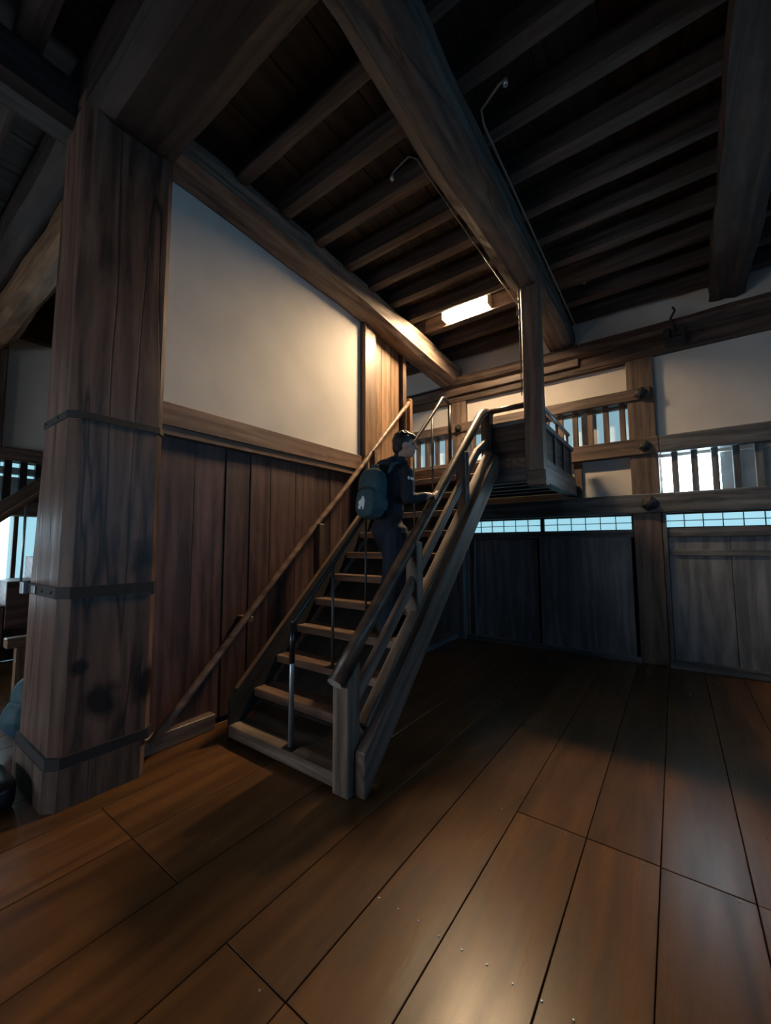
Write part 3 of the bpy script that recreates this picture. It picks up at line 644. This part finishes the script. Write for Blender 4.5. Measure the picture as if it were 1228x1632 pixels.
man = empty('person', (-2.1, 2.9, .8)); tag(man, 'person in dark clothes climbing the stairs, right hand on the wooden rail', 'person')
T3, T4 = SZ+RISE*3, SZ+RISE*4
fdir = Vector((.80, .60, -.03)).normalized(); side = Vector((0, 0, 1)).cross(fdir).normalized(); upd = fdir.cross(side)
Rh = Matrix((fdir, side, upd)).transposed()
hc = Vector((-1.968, 3.03, 2.455))
def hp(f, s, u): return hc+fdir*f+side*s+upd*u
bm = bmesh.new()
ell(bm, (-2.085, 2.915, 1.69), (.150, .14, .15)); ell(bm, (-2.085, 2.925, 1.86), (.150, .125, .17)); ell(bm, (-2.085, 2.945, 2.05), (.180, .135, .20)); ell(bm, (-2.075, 2.955, 2.17), (.17, .105, .10))
limb(bm, [(-2.06, 2.965, 2.22), (-2.03, 2.985, 2.30), (-1.985, 3.015, 2.40)], [.075, .058, .056])
limb(bm, [(-2.08, 2.95, 2.20), (-1.93, 2.965, 2.19)], [.085, .072]); limb(bm, [(-2.08, 2.95, 2.20), (-2.23, 2.94, 2.18)], [.085, .072])
ell(bm, (-2.075, 2.875, 2.275), (.095, .06, .045)); limb(bm, [(-2.10, 2.95, 2.32), (-2.03, 2.94, 2.325), (-1.965, 2.98, 2.315), (-1.97, 3.04, 2.30)], [.028, .03, .028, .026])
# collar
limb(bm, [(-2.12, 2.94, 2.285), (-2.06, 2.92, 2.30), (-1.99, 2.95, 2.285)], [.03, .033, .03])
# right arm to the rail, left arm hanging forward
limb(bm, [(-1.915, 2.965, 2.19), (-1.885, 2.93, 2.06), (-1.87, 2.905, 1.955)], [.072, .062, .055]); limb(bm, [(-1.87, 2.905, 1.955), (-1.83, 2.99, 1.955), (-1.775, 3.055, 1.975)], [.055, .048, .038])
limb(bm, [(-2.235, 2.94, 2.18), (-2.235, 2.98, 2.06), (-2.20, 3.04, 1.96)], [.070, .060, .052]); limb(bm, [(-2.20, 3.04, 1.96), (-2.15, 3.12, 1.95), (-2.09, 3.19, 1.97)], [.052, .045, .036])
ell(bm, (-2.07, 3.215, 1.98), (.035, .04, .025))
# right hand: palm over the rail, four fingers curled outside, thumb inside
limb(bm, [(-1.775, 3.055, 1.975), (-1.752, 3.085, 1.987)], [.028, .027]); ell(bm, (-1.745, 3.10, 1.985), (.036, .046, .016))
for i in range(4):
    yy = 3.070+i*.021; ln = (.92, 1.05, 1.0, .82)[i]
    limb(bm, [(-1.735, yy, 1.975+(yy-3.07)*.5), (-1.700, yy+.004, 1.985+(yy-3.07)*.6), (-1.682, yy+.003, 1.965+(yy-3.07)*.8-(ln-1)*.02), (-1.680, yy, 1.940+(yy-3.07)*.9-(ln-1)*.05)], [.0105, .0098, .0092, .008])
limb(bm, [(-1.765, 3.085, 1.98), (-1.785, 3.125, 1.985), (-1.785, 3.150, 1.985)], [.013, .011, .009])
# legs
limb(bm, [(-2.01, 2.92, 1.64), (-1.99, 2.90, 1.42), (-1.985, 2.86, 1.22)], [.122, .118, .108]); limb(bm, [(-1.99, 2.86, 1.22), (-1.99, 2.80, 1.04), (-1.99, 2.755, .875)], [.108, .102, .090])
limb(bm, [(-2.14, 2.93, 1.64), (-2.15, 3.04, 1.52), (-2.15, 3.14, 1.40)], [.104, .096, .086]); limb(bm, [(-2.15, 3.14, 1.40), (-2.15, 3.09, 1.25), (-2.15, 3.03, 1.11)], [.086, .080, .070])
# shoes
for (xx, yy, zz) in ((-1.99, 2.735, T3), (-2.15, 3.005, T4)):
    ell(bm, (xx, yy+.01, zz+.045), (.045, .06, .045)); ell(bm, (xx, yy+.09, zz+.032), (.046, .10, .032)); limb(bm, [(xx, yy, zz+.06), (xx, yy+.01, zz+.12)], [.048, .055])
# head with nose, jaw, ears, brow
ell(bm, hp(-.012, 0, .022), (.096, .076, .098), Rh, 20); ell(bm, hp(.028, 0, -.035), (.066, .058, .078), Rh, 16); ell(bm, hp(.050, 0, -.082), (.034, .036, .026), Rh, 12)
limb(bm, [hp(.088, 0, .012), hp(.108, 0, -.020)], [.011, .015]); ell(bm, hp(.080, 0, .030), (.014, .046, .012), Rh, 12)
ell(bm, hp(.086, 0, -.052), (.012, .024, .008), Rh, 10); ell(bm, hp(.083, 0, -.064), (.012, .021, .008), Rh, 10)
for s_ in (-1, 1): ell(bm, hp(-.005, s_*.077, -.012), (.020, .009, .032), Rh, 10)
zhip = 1.70
def pickman(c):
    hv = Vector(c)-hc
    if hv.dot(upd) > -.112 and hv.length < .16 and hv.dot(fdir) > -.06-.0: return 2
    if c[0] > -1.772 and 1.90 < c[2] < 2.06 and c[1] > 3.04: return 2
    if c[2] < T3+.085 and c[1] < 2.95: return 3
    if c[2] < T4+.085 and c[0] < -2.07 and c[1] > 2.9: return 3
    if c[1] > 3.18 and c[2] > 1.88 and c[0] < -2.0: return 2
    return 0 if c[2] > zhip else 1
body = fuse('body', bm, .0065, [JACK, TROU, SKIN, SHOE], pickman, man, 3, (-2.1, 2.9, .8))
# hair
bm = bmesh.new()
ell(bm, hp(-.024, 0, .040), (.098, .084, .094), Rh, 20); ell(bm, hp(-.055, 0, -.01), (.062, .074, .085), Rh, 16); ell(bm, hp(.048, .0, .088), (.045, .060, .032), Rh, 12); ell(bm, hp(.072, -.02, .078), (.028, .035, .024), Rh, 10)
for i in range(46):
    a = random.uniform(0, 6.28); e = random.uniform(.1, 1.3)
    p = hp(-.02+.085*math.cos(a)*math.cos(e), .072*math.sin(a)*math.cos(e), .048+.082*math.sin(e)); limb(bm, [p, p+Vector((random.uniform(-.02, .02), random.uniform(-.02, .02), random.uniform(-.005, .022)))], [.018, .008])
fuse('hair', bm, .007, [HAIR], lambda c: 0, man, 2, hc)
for s_ in (-1, 1):
    bm = bmesh.new(); ell(bm, hp(.074, s_*.032, .010), (.012, .014, .009), Rh, 10); fuse('eye', bm, .003, [plain('dark_eye', (.03, .02, .02), .2)], lambda c: 0, man, 1, hp(.074, s_*.032, .010))
# white sleeve mark
for i, (dy, dz, sy_, sz_) in enumerate(((0, 0, .010, .020), (.022, -.003, .009, .022), (.040, -.008, .007, .018))):
    bm = bmesh.new(); ell(bm, (-1.852+dy*.45, 2.905+dy*.9, 2.125+dz), (.012, sy_, sz_)); fuse('sleeve_print', bm, .004, [WHITE], lambda c: 0, man, 1, (-1.85, 2.95, 2.115))

# backpack
bp_ = empty('backpack', (-2.115, 2.73, 1.78)); tag(bp_, 'dark teal backpack with white emblem worn by the stair climber', 'backpack')
bm = bmesh.new()
def sbox(bm, c, r, e=3.2, n=20, rot=None):
    """super-ellipsoid"""
    verts = []
    for i in range(n+1):
        ph = -math.pi/2+math.pi*i/n; row = []
        for j in range(2*n):
            th = 2*math.pi*j/(2*n)
            f_ = lambda v: math.copysign(abs(v)**(2/e), v)
            v = Vector((r[0]*f_(math.cos(ph))*f_(math.cos(th)), r[1]*f_(math.cos(ph))*f_(math.sin(th)), r[2]*f_(math.sin(ph))))
            if rot: v = rot @ v
            row.append(bm.verts.new(v+Vector(c)))
        verts.append(row)
    for a, b in zip(verts, verts[1:]):
        for j in range(2*n): bm.faces.new((a[j], a[(j+1) % (2*n)], b[(j+1) % (2*n)], b[j]))
rb = Matrix.Rotation(math.radians(-6), 3, 'X')
sbox(bm, (-2.115, 2.725, 1.99), (.128, .088, .225), 3.2, 16, rb)
sbox(bm, (-2.115, 2.650, 1.91), (.108, .050, .130), 3.0, 14, rb)
ell(bm, (-2.235, 2.73, 1.90), (.02, .05, .07)); ell(bm, (-1.99, 2.73, 1.90), (.025, .05, .07))
fuse('bag_body', bm, .009, [TEAL], lambda c: 0, bp_, 3, (-2.115, 2.73, 1.78))
for xx in (-2.17, -1.985):
    tube('shoulder_strap', [(xx, 2.79, 2.17), (xx, 2.85, 2.255), (xx, 2.93, 2.285), (xx+.003, 3.03, 2.25), (xx+.005, 3.075, 2.14), (xx+.005, 3.06, 2.02)], [.014]*6, TEAL, bp_, 8)
tube('top_handle', [(-2.16, 2.765, 2.20), (-2.15, 2.76, 2.245), (-2.08, 2.76, 2.245), (-2.07, 2.765, 2.20)], .010, TEAL, bp_, 8)
tube('zip_line', [(-2.215, 2.648, 1.96), (-2.19, 2.622, 2.02), (-2.115, 2.612, 2.035), (-2.04, 2.622, 2.02), (-2.015, 2.648, 1.96)], .005, BLACKP, bp_, 6)
# emblem: a small pale animal-like patch lying on the pocket face
em = [(-.028, -.05), (-.012, -.055), (-.008, -.03), (.006, -.028), (.012, -.055), (.026, -.05), (.030, -.01), (.034, .02), (.022, .055), (.010, .062), (.004, .045), (-.006, .03), (-.022, .022), (-.034, .006), (-.026, -.012), (-.036, -.03)]
poly_extrude('emblem', [(-2.128+a, 1.90+b) for a, b in em], 'y', 2.592, 2.607, WHITE, bp_, 0)

# crouching visitor behind the pillar
cv = empty('person', (-4.2, 1.15, 0)); tag(cv, 'person in a teal jacket crouching behind the iron banded pillar', 'person')
bm = bmesh.new()
ell(bm, (-4.2, 1.00, .22), (.19, .18, .17)); ell(bm, (-4.2, 1.06, .37), (.19, .19, .17)); ell(bm, (-4.2, 1.28, .48), (.19, .17, .15))
limb(bm, [(-4.2, 1.36, .54), (-4.2, 1.45, .60), (-4.2, 1.52, .66)], [.08, .06, .055]); ell(bm, (-4.2, 1.56, .72), (.08, .10, .11)); ell(bm, (-4.2, 1.625, .67), (.05, .05, .06)); limb(bm, [(-4.2, 1.655, .73), (-4.2, 1.675, .70)], [.012, .015])
for s_ in (-1, 1):
    limb(bm, [(-4.2+s_*.16, 1.32, .50), (-4.2+s_*.22, 1.45, .36), (-4.2+s_*.18, 1.62, .26)], [.075, .06, .045])
    limb(bm, [(-4.2+s_*.18, 1.62, .26), (-4.2+s_*.16, 1.70, .24)], [.04, .03])
    for f_ in range(4): limb(bm, [(-4.2+s_*.16+(f_-1.5)*.018, 1.71, .24), (-4.2+s_*.16+(f_-1.5)*.018, 1.765, .225), (-4.2+s_*.16+(f_-1.5)*.018, 1.785, .20)], [.010, .009, .008])
    limb(bm, [(-4.2+s_*.12, 1.69, .24), (-4.2+s_*.09, 1.73, .23)], [.012, .010])
    limb(bm, [(-4.2+s_*.10, 1.02, .22), (-4.2+s_*.14, 1.25, .34), (-4.2+s_*.14, 1.40, .42)], [.11, .09, .075]); limb(bm, [(-4.2+s_*.14, 1.40, .42), (-4.2+s_*.14, 1.30, .22), (-4.2+s_*.14, 1.20, .09)], [.075, .068, .055])
    ell(bm, (-4.2+s_*.14, 1.27, .04), (.045, .12, .045))
def pickc(c):
    if c[1] > 1.46 and c[2] > .58: return 2
    if c[1] > 1.67: return 2
    if c[2] < .09: return 3
    return 1 if (c[2] < .17 and c[1] < 1.5) or (c[1] < 1.5 and c[2] < .33 and abs(c[0]+4.2) < .24 and c[1] > 1.2) else 0
fuse('body', bm, .010, [TEALJ, plain('blue_jeans', (.02, .05, .10), .8), SKIN, SHOE], pickc, cv, 3, (-4.2, 1.15, 0))
bm = bmesh.new(); ell(bm, (-4.2, 1.545, .755), (.088, .102, .095)); ell(bm, (-4.2, 1.50, .72), (.08, .07, .09)); fuse('hair', bm, .01, [HAIR], lambda c: 0, cv, 2, (-4.2, 1.55, .75))

# black bag on the floor beside the pillar
bg = empty('bag', (-3.45, .62, 0)); tag(bg, 'shiny black bag lying on the floor beside the pillar base', 'bag')
bm = bmesh.new(); sbox(bm, (-3.42, .60, .085), (.22, .14, .085), 4.5, 16); sbox(bm, (-3.42, .46, .075), (.14, .04, .055), 4, 12)
fuse('bag_body', bm, .009, [plain('black_nylon', (.010, .010, .012), .28)], lambda c: 0, bg, 2, (-3.42, .6, 0))
tube('carry_handle', [(-3.50, .60, .16), (-3.48, .60, .205), (-3.36, .60, .205), (-3.34, .60, .16)], .010, BLACKP, bg, 8)
